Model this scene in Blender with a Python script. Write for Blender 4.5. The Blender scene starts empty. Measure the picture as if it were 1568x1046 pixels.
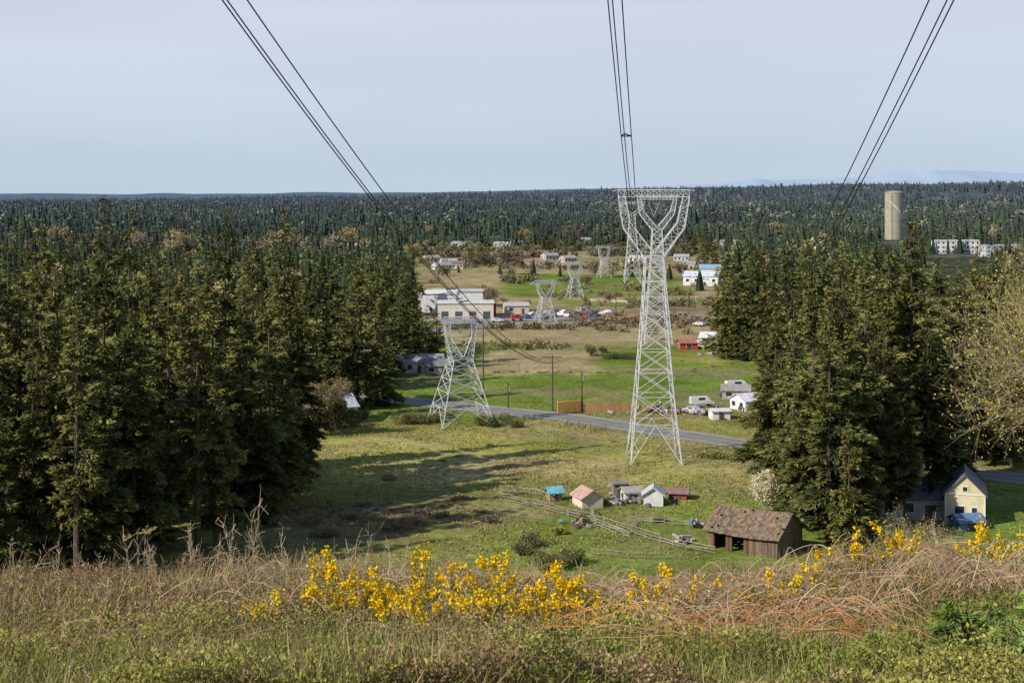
import bpy, math, numpy as np
from mathutils import Vector
rng=np.random.default_rng(7)
F=2178.; HZ=297.; CX=784.; EYE=45.
def site(b,dip):
    d=EYE*F/(dip-HZ); return ((b-CX)/F*d,d)
def brg(b,d): return ((b-CX)/F*d,d)
def sm(a,b,x):
    t=np.clip((np.asarray(x,float)-a)/(b-a),0,1); return t*t*(3-2*t)
_tab=np.random.default_rng(3).random((256,256))
def vn(x,y,s=1.,o=0):
    x=np.asarray(x,float)/s+o*17.3; y=np.asarray(y,float)/s+o*9.7
    xi=np.floor(x).astype(int); yi=np.floor(y).astype(int); fx=x-xi; fy=y-yi
    fx=fx*fx*(3-2*fx); fy=fy*fy*(3-2*fy)
    g=lambda a,b:_tab[a%256,b%256]
    return (g(xi,yi)*(1-fx)+g(xi+1,yi)*fx)*(1-fy)+(g(xi,yi+1)*(1-fx)+g(xi+1,yi+1)*fx)*fy
def terr(x,y):
    x=np.asarray(x,float); y=np.asarray(y,float)
    z=np.interp(y,[-300,0,20,26,60,110,140,158,172],[48,43.2,39.2,37.6,26,9.5,2.5,.4,0])
    near=1-sm(26,60,y)
    z=z+.2*sm(1.5,8,x)*near*sm(8,16,y)+ (vn(x,y,3.2,1)-.5)*.45*near+(vn(x,y,30,2)-.5)*3*sm(30,60,y)*(1-sm(110,150,y))
    z=z+(vn(x,y,70,3)-.5)*.2*sm(150,200,y)
    yy=np.maximum(y,1.)
    z=z+sm(1400,5500,y)*(4+66*sm(-.30,.36,x/yy))+(vn(x,y,900,4)-.5)*24*sm(1300,3000,y)+(vn(x,y,1300,5)-.35)*75*sm(5200,8000,y)
    return z
def tz(x,y): return float(terr(x,y))

# ---------- mesh helpers
def mk(name,V,Fc,mat,col=None,parent=None,smooth=False,loc=None):
    V=np.asarray(V,np.float32); Fc=np.asarray(Fc,np.int32); k=Fc.shape[1]
    me=bpy.data.meshes.new(name)
    me.vertices.add(len(V)); me.vertices.foreach_set("co",V.ravel())
    me.loops.add(Fc.size); me.loops.foreach_set("vertex_index",Fc.ravel())
    me.polygons.add(len(Fc)); me.polygons.foreach_set("loop_start",np.arange(len(Fc),dtype=np.int32)*k)
    try: me.polygons.foreach_set("loop_total",np.full(len(Fc),k,np.int32))
    except Exception: pass
    me.polygons.foreach_set("use_smooth",np.full(len(Fc),bool(smooth)))
    me.update(calc_edges=True)
    if col is not None:
        a=me.color_attributes.new("Col",'FLOAT_COLOR','POINT')
        c=np.ones((len(V),4),np.float32); c[:,:3]=col; a.data.foreach_set("color",c.ravel())
    me.materials.append(mat)
    ob=bpy.data.objects.new(name,me); bpy.context.collection.objects.link(ob)
    if parent: ob.parent=parent
    if loc is not None: ob.location=loc
    return ob
def inst(name,src,loc,rz,s):
    ob=bpy.data.objects.new(name,src); bpy.context.collection.objects.link(ob)
    ob.location=loc; ob.rotation_euler=(0,0,rz); ob.scale=s if hasattr(s,'__len__') else (s,s,s); return ob
def merge(parts):
    Vs=[];Fs=[];Cs=[];o=0
    for V,Fc,C in parts:
        V=np.asarray(V); C=np.asarray(C,float)
        if C.ndim==1: C=np.tile(C,(len(V),1))
        Vs.append(V);Fs.append(np.asarray(Fc)+o);Cs.append(C);o+=len(V)
    return np.concatenate(Vs),np.concatenate(Fs),np.concatenate(Cs)
def nrm(a): return a/np.maximum(np.linalg.norm(a,axis=-1,keepdims=True),1e-9)
def tubes(A,B,ra,rb,n=4,col=(.5,.5,.5)):
    A=np.atleast_2d(np.asarray(A,float));B=np.atleast_2d(np.asarray(B,float));N=len(A)
    ra=np.broadcast_to(np.asarray(ra,float),(N,));rb=np.broadcast_to(np.asarray(rb,float),(N,))
    D=nrm(B-A); ref=np.where(np.abs(D[:,2:3])>.9,np.array([[1.,0,0]]),np.array([[0,0,1.]]))
    U=nrm(np.cross(D,ref));W=np.cross(D,U)
    an=np.arange(n)*2*np.pi/n+np.pi/n
    ring=U[:,None,:]*np.cos(an)[None,:,None]+W[:,None,:]*np.sin(an)[None,:,None]
    V=np.stack([A[:,None,:]+ring*ra[:,None,None],B[:,None,:]+ring*rb[:,None,None]],1).reshape(-1,3)
    k=np.arange(n);k2=(k+1)%n
    f=np.stack([k,k2,n+k2,n+k],1)
    Fc=(np.arange(N)[:,None,None]*2*n+f[None]).reshape(-1,4)
    col=np.asarray(col,float)
    C=np.tile(col,(len(V),1)) if col.ndim==1 else np.repeat(col,2*n,0)
    return V,Fc,C
def poly(P,r,n=4,col=(.5,.5,.5),r2=None):
    P=np.asarray(P,float); rr=np.linspace(r,r if r2 is None else r2,len(P)) if np.ndim(r)==0 else np.asarray(r)
    return tubes(P[:-1],P[1:],rr[:-1],rr[1:],n,col)
def leaves(P,D,S,l,w,col):
    l=np.broadcast_to(l,(len(P),))[:,None];w=np.broadcast_to(w,(len(P),))[:,None]
    V=np.stack([P,P+.45*l*D+.5*w*S,P+l*D,P+.45*l*D-.5*w*S],1).reshape(-1,3)
    Fc=np.arange(len(P)*4).reshape(-1,4)
    return V,Fc,np.repeat(np.broadcast_to(col,(len(P),3)),4,0)
BF=np.array([[0,3,2,1],[4,5,6,7],[0,1,5,4],[1,2,6,5],[2,3,7,6],[3,0,4,7]])
def box(cx,cy,cz,sx,sy,sz,col=(.5,.5,.5)):
    x,y,z=sx/2,sy/2,sz/2
    V=np.array([[-x,-y,-z],[x,-y,-z],[x,y,-z],[-x,y,-z],[-x,-y,z],[x,-y,z],[x,y,z],[-x,y,z]])+[cx,cy,cz]
    return V,BF,np.array(col,float)
def rotz(V,a):
    c,s=math.cos(a),math.sin(a);V=np.array(V);x=V[:,0]*c-V[:,1]*s;y=V[:,0]*s+V[:,1]*c
    V[:,0]=x;V[:,1]=y;return V

# ---------- materials
def newmat(n):
    m=bpy.data.materials.new(n);m.use_nodes=True;nt=m.node_tree
    for x in list(nt.nodes):nt.nodes.remove(x)
    return m,nt,nt.nodes,nt.links
def foliage(n,trans=.25,objvar=True):
    m,nt,N,L=newmat(n)
    o=N.new('ShaderNodeOutputMaterial');a=N.new('ShaderNodeAttribute');a.attribute_name="Col";src=a.outputs['Color']
    if objvar:
        hs=N.new('ShaderNodeHueSaturation');L.new(a.outputs['Color'],hs.inputs['Color'])
        oi=N.new('ShaderNodeObjectInfo');m2=N.new('ShaderNodeMapRange');m2.inputs[3].default_value=.7;m2.inputs[4].default_value=1.3
        L.new(oi.outputs['Random'],m2.inputs[0]);L.new(m2.outputs[0],hs.inputs['Value'])
        m3=N.new('ShaderNodeMapRange');m3.inputs[3].default_value=.51;m3.inputs[4].default_value=.492
        L.new(oi.outputs['Random'],m3.inputs[0]);L.new(m3.outputs[0],hs.inputs['Hue']);src=hs.outputs[0]
    d=N.new('ShaderNodeBsdfDiffuse');L.new(src,d.inputs[0])
    if trans>0:
        t=N.new('ShaderNodeBsdfTranslucent');mx=N.new('ShaderNodeMixShader');mx.inputs[0].default_value=trans
        L.new(src,t.inputs[0]);L.new(d.outputs[0],mx.inputs[1]);L.new(t.outputs[0],mx.inputs[2]);L.new(mx.outputs[0],o.inputs[0])
    else: L.new(d.outputs[0],o.inputs[0])
    return m
_mc={}
def paint(col,rough=.8,var=.25,scale=1.5,metal=0.,attr=False):
    key=(tuple(col),rough,var,scale,metal,attr)
    if key in _mc:return _mc[key]
    m,nt,N,L=newmat("paint_%d"%len(_mc));o=N.new('ShaderNodeOutputMaterial');p=N.new('ShaderNodeBsdfPrincipled')
    p.inputs['Roughness'].default_value=rough;p.inputs['Metallic'].default_value=metal
    tc=N.new('ShaderNodeTexCoord');no=N.new('ShaderNodeTexNoise');no.inputs['Scale'].default_value=scale;no.inputs['Detail'].default_value=4
    L.new(tc.outputs['Object'],no.inputs['Vector'])
    mr=N.new('ShaderNodeMapRange');mr.inputs[1].default_value=.3;mr.inputs[2].default_value=.7;mr.inputs[3].default_value=1-var;mr.inputs[4].default_value=1+var*.6
    L.new(no.outputs['Fac'],mr.inputs[0]);hs=N.new('ShaderNodeHueSaturation');L.new(mr.outputs[0],hs.inputs['Value'])
    if attr:
        a=N.new('ShaderNodeAttribute');a.attribute_name="Col";L.new(a.outputs['Color'],hs.inputs['Color'])
    else: hs.inputs['Color'].default_value=(*col,1)
    L.new(hs.outputs[0],p.inputs['Base Color']);L.new(p.outputs[0],o.inputs[0]);_mc[key]=m;return m
MAT_F=foliage("conifer_foliage",0);MAT_D=foliage("far_foliage",0,False);MAT_G=foliage("scrub_foliage",.25,False);MAT_S=foliage("shrub_foliage",0,False)
MAT_A=paint((0,0,0),.8,.2,1.5,0,True)
MAT_W=paint((.03,.03,.035),.5,.05,1.)
MAT_ST=paint((.62,.64,.64),.55,.25,.8,.0)

# ---------- ground
ds=np.concatenate([np.linspace(-120,6,30)[:-1],np.linspace(6,34,110)[:-1],np.geomspace(34,9000,620)[:-1],np.geomspace(9000,42000,12)])
us=np.concatenate([-np.geomspace(3,.42,30)[:-1],np.linspace(-.42,.42,420),np.geomspace(.42,3,30)[1:]])
Dg,Ug=np.meshgrid(ds,us,indexing='ij');Xg=Ug*(Dg+125)
Yg=Dg;Zg=terr(Xg,Yg)
x=Xg.ravel();y=Yg.ravel();yy=np.maximum(y,60)
B=CX+F*x/yy+(vn(x,y,25,5)-.5)*30;Dp=HZ+EYE*F/yy
Dp=Dp+(vn(x,y,40,6)-.5)*.05*(Dp-HZ)+(vn(x,y,9,7)-.5)*.03*(Dp-HZ)
C=np.zeros((len(x),3))+np.array([.27,.265,.075])
def lay(b0,b1,p0,p1,col,s=8,amt=1.,bs=18):
    global C
    m=sm(b0-bs,b0+bs,B)*(1-sm(b1-bs,b1+bs,B))*sm(p0-s,p0+s,Dp)*(1-sm(p1-s,p1+s,Dp))*amt
    C=C*(1-m[:,None])+np.array(col)*m[:,None]
G1=(.15,.205,.036);TAN=(.36,.285,.15);BRN=(.2,.145,.085);YG=(.32,.30,.08)
lay(-9e3,9e4,0,374,(.05,.062,.03),3)
lay(-9e3,640,0,480,(.05,.06,.03),4);lay(1110,9e4,0,470,(.05,.06,.03),4)
lay(640,1110,374,500,TAN,3,.9);lay(640,1110,374,386,(.19,.18,.08),2)
lay(770,1050,420,452,G1,3);lay(690,760,440,452,G1,3,.6);lay(850,1110,458,470,G1,3,.8);lay(640,780,404,414,YG,2,.6)
lay(880,1040,396,404,G1,2,.6);lay(780,1110,474,500,BRN,3,.7)
lay(560,1240,500,640,G1,5);lay(680,1180,494,527,TAN,4,.9);lay(735,905,536,568,TAN,3,.95);lay(925,965,541,552,(.07,.08,.03),2,.9,6)
lay(1000,1170,538,560,YG,4,.7);lay(1030,1200,600,640,(.25,.21,.12),5,.6,20)
lay(400,800,626,646,G1,3,.7);lay(1100,1800,640,672,(.16,.2,.04),4,.7)
lay(480,1240,655,745,YG,5,.9);lay(600,1000,705,742,TAN,7,.6,80);lay(560,700,664,690,TAN,5,.5,40);lay(800,1200,660,690,(.22,.25,.06),5,.5,40);lay(1040,1240,690,725,TAN,6,.45,40)
lay(-9e3,770,745,1000,(.2,.2,.06),6,.8,60);lay(400,640,770,835,BRN,6,.6,40)
lay(745,1900,748,1000,(.175,.23,.045),7,.95,40);lay(930,1010,775,800,(.26,.22,.11),5,.6,30)
lay(1150,1900,690,720,(.24,.23,.1),5,.6)
m=(1-sm(120,165,y))[:,None];C=C*(1-m)+np.array([.14,.12,.055])*m
k=(vn(x,y,14,8)*.6+vn(x,y,4,9)*.4)[:,None];C=C*(.7+.6*k)
k2=sm(.48,.78,vn(x,y,18,10)*.6+vn(x,y,5,11)*.4)[:,None]*.6*(sm(160,200,y)[:,None]);C=C*(1-k2)+np.array([.30,.23,.13])*k2
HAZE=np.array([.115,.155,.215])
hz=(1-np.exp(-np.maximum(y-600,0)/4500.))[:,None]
C=C*(1-hz)+HAZE*hz  # aerial haze painted into the ground vertex colours, stronger with distance
nr,nc=Xg.shape;idx=np.arange(nr*nc).reshape(nr,nc)
Fg=np.stack([idx[:-1,:-1],idx[:-1,1:],idx[1:,1:],idx[1:,:-1]],-1).reshape(-1,4)
m,nt,N,L=newmat("ground_grass");o=N.new('ShaderNodeOutputMaterial');p=N.new('ShaderNodeBsdfDiffuse')
a=N.new('ShaderNodeAttribute');a.attribute_name="Col";g=N.new('ShaderNodeNewGeometry')
hs=N.new('ShaderNodeHueSaturation');L.new(a.outputs['Color'],hs.inputs['Color'])
prev=None
for sc,lo,hi in((.12,.82,1.2),(.9,.65,1.3),(4.,.7,1.3)):
    no=N.new('ShaderNodeTexNoise');no.inputs['Scale'].default_value=sc;no.inputs['Detail'].default_value=4;L.new(g.outputs['Position'],no.inputs['Vector'])
    mr=N.new('ShaderNodeMapRange');mr.inputs[1].default_value=.32;mr.inputs[2].default_value=.68;mr.inputs[3].default_value=lo;mr.inputs[4].default_value=hi;L.new(no.outputs['Fac'],mr.inputs[0])
    if prev is None: prev=mr.outputs[0]
    else:
        mu=N.new('ShaderNodeMath');mu.operation='MULTIPLY';L.new(prev,mu.inputs[0]);L.new(mr.outputs[0],mu.inputs[1]);prev=mu.outputs[0]
L.new(prev,hs.inputs['Value'])
bp=N.new('ShaderNodeBump');bp.inputs['Strength'].default_value=.5;bp.inputs['Distance'].default_value=.4;L.new(no.outputs['Fac'],bp.inputs['Height']);L.new(bp.outputs[0],p.inputs['Normal'])
L.new(hs.outputs[0],p.inputs[0]);L.new(p.outputs[0],o.inputs[0])
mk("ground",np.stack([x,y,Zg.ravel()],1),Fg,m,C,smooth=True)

# ---------- road
def strip(name,P,w,mat,dz,off=0.):
    P=np.array(P,float);t=np.linspace(0,1,len(P));T=np.linspace(0,1,160)
    q=np.stack([np.interp(T,t,P[:,0]),np.interp(T,t,P[:,1])],1)
    for _ in range(12): q[1:-1]=(q[:-2]+2*q[1:-1]+q[2:])/4
    d=nrm(np.gradient(q,axis=0));n=np.stack([-d[:,1],d[:,0]],1)
    a=q+n*(off-w/2);b=q+n*(off+w/2)
    V=np.concatenate([np.c_[a,terr(a[:,0],a[:,1])+dz],np.c_[b,terr(b[:,0],b[:,1])+dz]]);M=len(q)
    i=np.arange(M-1)
    return mk(name,V,np.stack([i,i+1,M+i+1,M+i],1),mat)
road=[(-190,420),(-90,345),(-23,309),(0,293),(11,286),(24,273),(47.6,250),(80.6,224),(140,180),(230,120)]
strip("road_shoulder",road,9.5,paint((.3,.26,.18),.95,.3,.5),.07)
strip("road",road,7.0,paint((.205,.2,.19),.9,.2,.3),.10)
W=paint((.6,.6,.55),.8,.2,2.);Yl=paint((.5,.36,.06),.8,.2,2.)
strip("road_edge_marking",road,.22,W,.104,3.1);strip("road_edge_marking",road,.22,W,.104,-3.1);strip("road_centre_marking",road,.22,Yl,.104,0)
strip("far_road",[site(640,509),site(800,497),site(950,494),site(1120,480)],8,paint((.25,.24,.23),.9,.2,.3),.12)
strip("parking_lot",[site(650,495),site(760,488),site(930,484)],26,paint((.26,.25,.23),.9,.25,.2),.09)

# ---------- conifers
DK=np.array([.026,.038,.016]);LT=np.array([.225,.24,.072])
def conifer(seed,H,Rd,nb,nl,ls,bare=.12,branches=True,warm=0.,core=False,ex=.78,wf=1.):
    r=np.random.default_rng(seed)
    t=bare+(1-bare)*np.sort(r.random(nb));
    Lb=Rd*np.clip((1-t)/(1-bare),0,1)**ex*(.5+.65*r.random(nb))*(.55+.45*sm(bare-.04,bare+.16,t))+.25*H/35
    az=r.random(nb)*2*np.pi;Lb=Lb*(1+.22*np.sin(az-r.random()*6))*(1+.25*np.sin(t*23+r.random()*6))
    lift=(.55*t-.12)
    bend=-.42*(1-t*.75)
    pr=Lb**1.25;b=r.choice(nb,nl,p=pr/pr.sum());s=r.random(nl)**.62
    o=np.stack([np.cos(az),np.sin(az),np.zeros(nb)],1);sd=np.stack([-np.sin(az),np.cos(az),np.zeros(nb)],1)
    up=np.array([0,0,1.])
    def pt(b,s): return o[b]*(Lb[b]*s)[:,None]+up*(t[b]*H+Lb[b]*(lift[b]*s+bend[b]*s*s))[:,None]
    lat=(r.random(nl)*2-1)
    P=pt(b,s)+sd[b]*(lat*Lb[b]*.26*(1.2-s))[:,None]-up*(np.abs(r.normal(0,.22,nl))*ls/.8)[:,None]
    D=nrm(o[b]*.8+sd[b]*(lat*.9)[:,None]+up*(r.random(nl)*.75-.55)[:,None]+r.normal(0,.25,(nl,3)))
    S=nrm(np.cross(D,up+r.normal(0,.55,(nl,3))))
    l=ls*(.5+.8*r.random(nl))*(.6+.6*np.clip(Lb[b]/Rd,0,1));w=l*(.28+.2*r.random(nl))*wf
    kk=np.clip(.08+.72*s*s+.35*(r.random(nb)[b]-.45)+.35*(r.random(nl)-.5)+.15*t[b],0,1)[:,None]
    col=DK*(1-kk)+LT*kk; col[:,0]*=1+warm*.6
    parts=[leaves(P,D,S,l,w,col)]
    bk=np.array([.11,.085,.065])
    zt=np.linspace(0,H*.97,8);wob=np.cumsum(r.normal(0,.05,(8,2)),0)*H/35;wob[0]=0;wob=wob*np.linspace(1,0,8)[:,None]
    rt=(.011*(1-zt/H)+.0008)*H
    A=np.c_[wob,zt]
    if branches: parts.append(tubes(A[:-1],A[1:],rt[:-1],rt[1:],6,bk))
    if core:
        zc=H*np.array([bare,.35,.7,.93]);rc=Rd*np.array([.5,.4,.2,.01]);Q=np.c_[np.zeros((4,2)),zc]
        parts.append(tubes(Q[:-1],Q[1:],rc[:-1],rc[1:],5,DK*1.3))
        parts.append(tubes([[0,0,0]],[[0,0,H*.1]],.02*H,.02*H,4,bk))
    if branches:
        i=np.arange(nb);q0=pt(i,np.zeros(nb));q1=pt(i,np.full(nb,.45));q2=pt(i,np.full(nb,.9));rb=.0012*H+.011*Lb
        parts+= [tubes(q0,q1,rb,rb*.7,3,bk*.9),tubes(q1,q2,rb*.7,rb*.2,3,bk*.9)]
        ns=14;zz=H*(bare*.3+bare*.9*r.random(ns));a2=r.random(ns)*6.28;ln=(1+1.6*r.random(ns))*H/36
        q=np.c_[np.zeros((ns,2)),zz];parts.append(tubes(q,q+np.c_[np.cos(a2)*ln,np.sin(a2)*ln,-.25*ln],.0014*H,.0006*H,3,bk*1.3))
    return merge(parts)
def cmesh(*a,**k):
    V,Fc,C=conifer(*a,**k);ob=mk("tmp",V,Fc,MAT_F,C);me=ob.data;bpy.data.objects.remove(ob);return me
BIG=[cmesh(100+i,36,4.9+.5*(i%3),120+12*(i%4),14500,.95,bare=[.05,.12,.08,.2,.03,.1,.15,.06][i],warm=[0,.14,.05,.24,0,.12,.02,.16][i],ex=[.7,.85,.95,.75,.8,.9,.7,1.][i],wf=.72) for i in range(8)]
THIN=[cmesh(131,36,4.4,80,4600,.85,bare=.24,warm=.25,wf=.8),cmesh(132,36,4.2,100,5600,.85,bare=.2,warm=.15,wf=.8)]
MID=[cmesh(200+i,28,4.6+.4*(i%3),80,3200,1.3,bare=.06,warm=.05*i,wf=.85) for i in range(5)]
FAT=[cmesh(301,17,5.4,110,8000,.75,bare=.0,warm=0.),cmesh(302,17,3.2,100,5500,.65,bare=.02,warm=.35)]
def tree(name,src,b,top,d,h0,wide=1.):
    X,Y=brg(b,d);z=tz(X,Y);H=EYE-(top-HZ)/F*d-z;s=H/h0
    inst(name,src,(X,Y,z-.15),rng.random()*6.28,(s**.35*wide*.98,s**.35*wide,s))
left=[(-150,330,180),(-95,350,200),(-55,335,172),(-25,400,165),(12,366,186),(30,430,176),(62,342,205),(88,385,172),(124,405,166),(160,296,180),(198,316,205),(228,392,220),(258,400,190),(345,308,208),(325,405,195),(385,356,228),(372,430,200),(436,312,222),(412,420,206),(455,470,214),(462,540,216),(50,520,163),(205,470,172),(400,560,196),(150,560,165),(330,560,180),(-10,560,160),(275,560,200),(290,430,225),(250,640,178),(430,620,206)]
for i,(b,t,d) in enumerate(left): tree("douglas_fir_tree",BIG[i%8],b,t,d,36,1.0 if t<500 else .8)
tree("douglas_fir_tree",THIN[0],303,398,178,36,1.05);tree("douglas_fir_tree",THIN[1],118,440,160,36,.9)
right=[(1290,360,189),(1246,392,196),(1215,440,206),(1188,480,222),(1325,372,203),(1362,388,215),(1396,338,207),(1438,392,216),(1474,408,222),(1500,440,240),(1170,510,262),(1270,480,183),(1345,500,196),(1420,480,200),(1385,560,192),(1235,570,190),(1310,600,188),(1540,400,262),(1580,380,270),(1630,360,260),(1690,380,255),(1520,480,245),(1275,420,230),(1340,410,240),(1425,450,245),(1225,610,198),(1550,470,235),(1455,540,212)]
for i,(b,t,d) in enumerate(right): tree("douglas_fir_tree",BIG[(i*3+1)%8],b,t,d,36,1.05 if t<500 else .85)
mid=[(485,405,300),(505,388,330),(528,400,350),(548,412,300),(560,395,385),(588,385,410),(605,366,395),(622,392,370),(575,425,330),(540,450,322),(612,430,360),(636,440,392),(652,468,385),(668,475,392),(470,440,290),(520,470,300),(630,490,375),(595,470,350),(455,420,280),(660,500,380),
 (1108,385,405),(1125,372,425),(1145,380,430),(1164,372,410),(1182,392,400),(1120,410,390),(1150,420,385),(1175,430,370),(1205,385,420),(1230,372,440),(1260,368,440),(1112,440,392),(1135,455,385),(1190,470,350),(1500,372,420),(1530,368,420),(1470,392,430),(1560,372,400),(1350,378,440),(1300,365,440),(1385,385,430),
 (735,364,900),(722,370,880),(745,372,890),(835,352,1100),(842,358,1120),(300,365,330),(240,372,350),(40,372,350),(110,362,380),(-20,360,360),(180,374,340),(270,380,320),(400,370,340),(1095,372,800),(1078,366,820),(1065,352,1050),(1075,348,1100),(1088,352,1000)]
for i,(b,t,d) in enumerate(mid): tree("fir_tree",MID[i%5],b,t,d,28,1.1)
tree("spruce_tree",FAT[0],586,500,301,17);tree("young_spruce_tree",FAT[1],497,478,330,17,1.1);tree("young_spruce_tree",FAT[1],1300,640,178,17,.8)

# ---------- far forest (one mass)
def far_mass(name,T,n,d0,d1,pw,hs,seed,mask,lift=1.,BT=(),pb=.05,mb=.3):
    r=np.random.default_rng(seed);out=[]
    d=d0*(d1/d0)**(r.random(n)**pw);u=(r.random(n)*2-1)*.55;X=u*d
    ok=mask(CX+F*u,d,X,r);d=d[ok];X=X[ok];z=terr(X,d);n=len(d)
    brown=r.random(n)<(pb+mb*(vn(X,d,200,23)>.6))
    k=np.where(brown,len(T)+r.integers(0,len(BT),n),r.integers(0,len(T),n));a=r.random(n)*6.28
    s=hs*(.5+.45*r.random(n)+.2*(r.random(n)>.93))*(.7+.6*vn(X,d,160,21));s=np.where(brown,s*.8,s);wd=s*(.8+.5*r.random(n))*lift
    tone=(.6+.7*r.random(n))*(.65+.7*vn(X,d,180,22))
    for j,(V,Fc,Cc) in enumerate(list(T)+list(BT)):
        i=np.where(k==j)[0]
        c,s_=np.cos(a[i])[:,None],np.sin(a[i])[:,None]
        x=(V[:,0]*c-V[:,1]*s_)*wd[i][:,None]+X[i][:,None];y=(V[:,0]*s_+V[:,1]*c)*wd[i][:,None]+d[i][:,None]
        zz=V[:,2]*s[i][:,None]+z[i][:,None]-.5
        VV=np.stack([x,y,zz],-1).reshape(-1,3)
        FF=(Fc[None]+(np.arange(len(i))*len(V))[:,None,None]).reshape(-1,4)
        CC=Cc[None]*tone[i][:,None,None]
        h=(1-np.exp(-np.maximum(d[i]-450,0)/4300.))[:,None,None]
        CC=CC*(1-h)+HAZE*h*(.7+.5*Cc[None].sum(-1,keepdims=True)*2)  # tree colours blended towards bluish haze by distance, no real atmosphere
        out.append((VV,FF,CC.reshape(-1,3)))
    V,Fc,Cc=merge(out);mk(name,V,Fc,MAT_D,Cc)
def unit(seed,H,Rd,nb,nl,ls,ex=.6):
    V,Fc,C_=conifer(seed,H,Rd,nb,nl,ls,bare=.02,branches=False,core=True,ex=ex,wf=1.15);return V/H,Fc,C_
def crown(seed,n,col,lw=(.13,.08)):
    q=np.random.default_rng(seed);lob=9;c=np.c_[q.normal(0,.16,(lob,2)),.38+.45*q.random(lob)]
    v=nrm(q.normal(0,1,(n,3)));P=c[q.integers(0,lob,n)]+v*.17*(.3+.8*q.random((n,1)));D=nrm(v+q.normal(0,.5,(n,3)));S=nrm(np.cross(D,q.normal(0,1,(n,3))))
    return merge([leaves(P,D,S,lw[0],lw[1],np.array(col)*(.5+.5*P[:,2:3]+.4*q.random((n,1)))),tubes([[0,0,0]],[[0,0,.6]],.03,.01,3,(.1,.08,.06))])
T2=[unit(400+i,22,5.0+.7*(i%3),34,260,1.5,[.5,.6,.75,.55,.65,.45,.7][i]) for i in range(7)]
T3=[unit(450+i,22,6.0,16,44,3.0,.5) for i in range(5)]
B2=[crown(1,190,(.25,.21,.11)),crown(2,190,(.31,.26,.12)),crown(3,190,(.17,.18,.08)),crown(7,190,(.2,.17,.1))]
B3=[crown(4,34,(.2,.18,.1),(.26,.16)),crown(5,34,(.16,.16,.08),(.26,.16))]
def mask1(b,d,X,r):
    op=(b>632)&(b<1108)&(d<1200)
    lf=(b<=632)&(d<520);rt=(b>=1108)&(d<560)
    apt=(b>1415)&(b<1515)&(d>560)&(d<1060)
    wt=(b>1345)&(b<1393)&(d>900)&(d<1420)
    gap=vn(X,d,120,31)>.82
    return ~(op|lf|rt|apt|wt|gap)
def mask2(b,d,X,r):
    return ~((b>1335)&(b<1400)&(d<1430)) & (vn(X,d,260,32)<.85)
def mask3(b,d,X,r):
    return (b>640)&(b<1105)&(vn(X*1.,d*3.,110,35)>.55)
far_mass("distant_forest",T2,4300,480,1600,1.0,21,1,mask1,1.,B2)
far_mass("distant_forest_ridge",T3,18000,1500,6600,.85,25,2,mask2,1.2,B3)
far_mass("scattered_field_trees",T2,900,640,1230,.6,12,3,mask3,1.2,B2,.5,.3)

# ---------- broadleaf trees / bushes
def broad(seed,H,spread,levels,nleaf,lsz,lc,bark,kids=4,rad=None,up=.35,upright=.5):
    r=np.random.default_rng(seed);A=[];B=[];ra=[];rb=[];tips=[]
    def grow(p,d,l,rd,lev):
        q=p;dd=d
        for k in range(3):
            dd=dd+r.normal(0,.13,3)+np.array([0,0,.05*upright]);dd/=np.linalg.norm(dd);n=q+dd*l/3
            A.append(q);B.append(n);ra.append(rd*(1-k*.15));rb.append(rd*(1-(k+1)*.15));q=n
            if lev>=2:tips.append(q)
            if lev<levels and (k>0 or lev>0):
                for _ in range(kids if k==2 else max(1,kids//2)):
                    v=r.normal(0,1,3);v-=v.dot(dd)*dd;v/=np.linalg.norm(v);e=dd*(.55+.3*r.random())+v*spread*(.5+.6*r.random())+np.array([0,0,up*.4]);e/=np.linalg.norm(e)
                    grow(q,e,l*(.55+.2*r.random()),rd*.5,lev+1)
    grow(np.zeros(3),np.array([0,0,1.]),H*.34,rad or H*.018,0)
    A,B=np.array(A),np.array(B)
    sc=H/B[:,2].max();A*=sc;B*=sc
    parts=[tubes(A,B,np.array(ra)*sc**.3,np.array(rb)*sc**.3,3,bark)]
    if nleaf:
        T=np.array(tips)*sc;P=T[r.integers(0,len(T),nleaf)]+r.normal(0,H*.018,(nleaf,3));D=nrm(r.normal(0,1,(nleaf,3)));S=nrm(np.cross(D,r.normal(0,1,(nleaf,3))))
        cc=np.array(lc)*(.55+.8*r.random((nleaf,1)));parts.append(leaves(P,D,S,lsz*(.6+.8*r.random(nleaf)),lsz*.6,cc))
    return merge(parts)
def bush(seed,rx,h,n,ls,lc,tw=60,lob=7):
    r=np.random.default_rng(seed);c=np.c_[r.normal(0,rx*.42,(lob,2)),h*(.25+.4*r.random(lob))];rr=rx*(.3+.25*r.random(lob))
    k=r.integers(0,lob,n);v=nrm(r.normal(0,1,(n,3)))*(.55+.5*r.random((n,1)))
    P=c[k]+v*np.c_[rr[k],rr[k],np.minimum(rr[k],h*.42)];P[:,2]=np.abs(P[:,2])
    D=nrm(v+r.normal(0,.6,(n,3)));S=nrm(np.cross(D,r.normal(0,1,(n,3))))
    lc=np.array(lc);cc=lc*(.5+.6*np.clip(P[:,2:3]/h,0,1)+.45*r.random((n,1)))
    tp=c[r.integers(0,lob,tw)]+r.normal(0,rx*.3,(tw,3))
    return merge([leaves(P,D,S,ls*(.6+.8*r.random(n)),ls*.6,cc),tubes(np.c_[r.normal(0,rx*.1,(tw,2)),np.zeros(tw)],tp,.03,.01,3,(.14,.11,.075))])
def put(name,VFC,X,Y,mat=None,dz=0.,rz=0.,s=1.):
    V,Fc,C_=VFC;ob=mk(name,V,Fc,mat or MAT_S,C_,loc=(X,Y,tz(X,Y)+dz));ob.rotation_euler=(0,0,rz);ob.scale=(s,s,s);return ob
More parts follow.
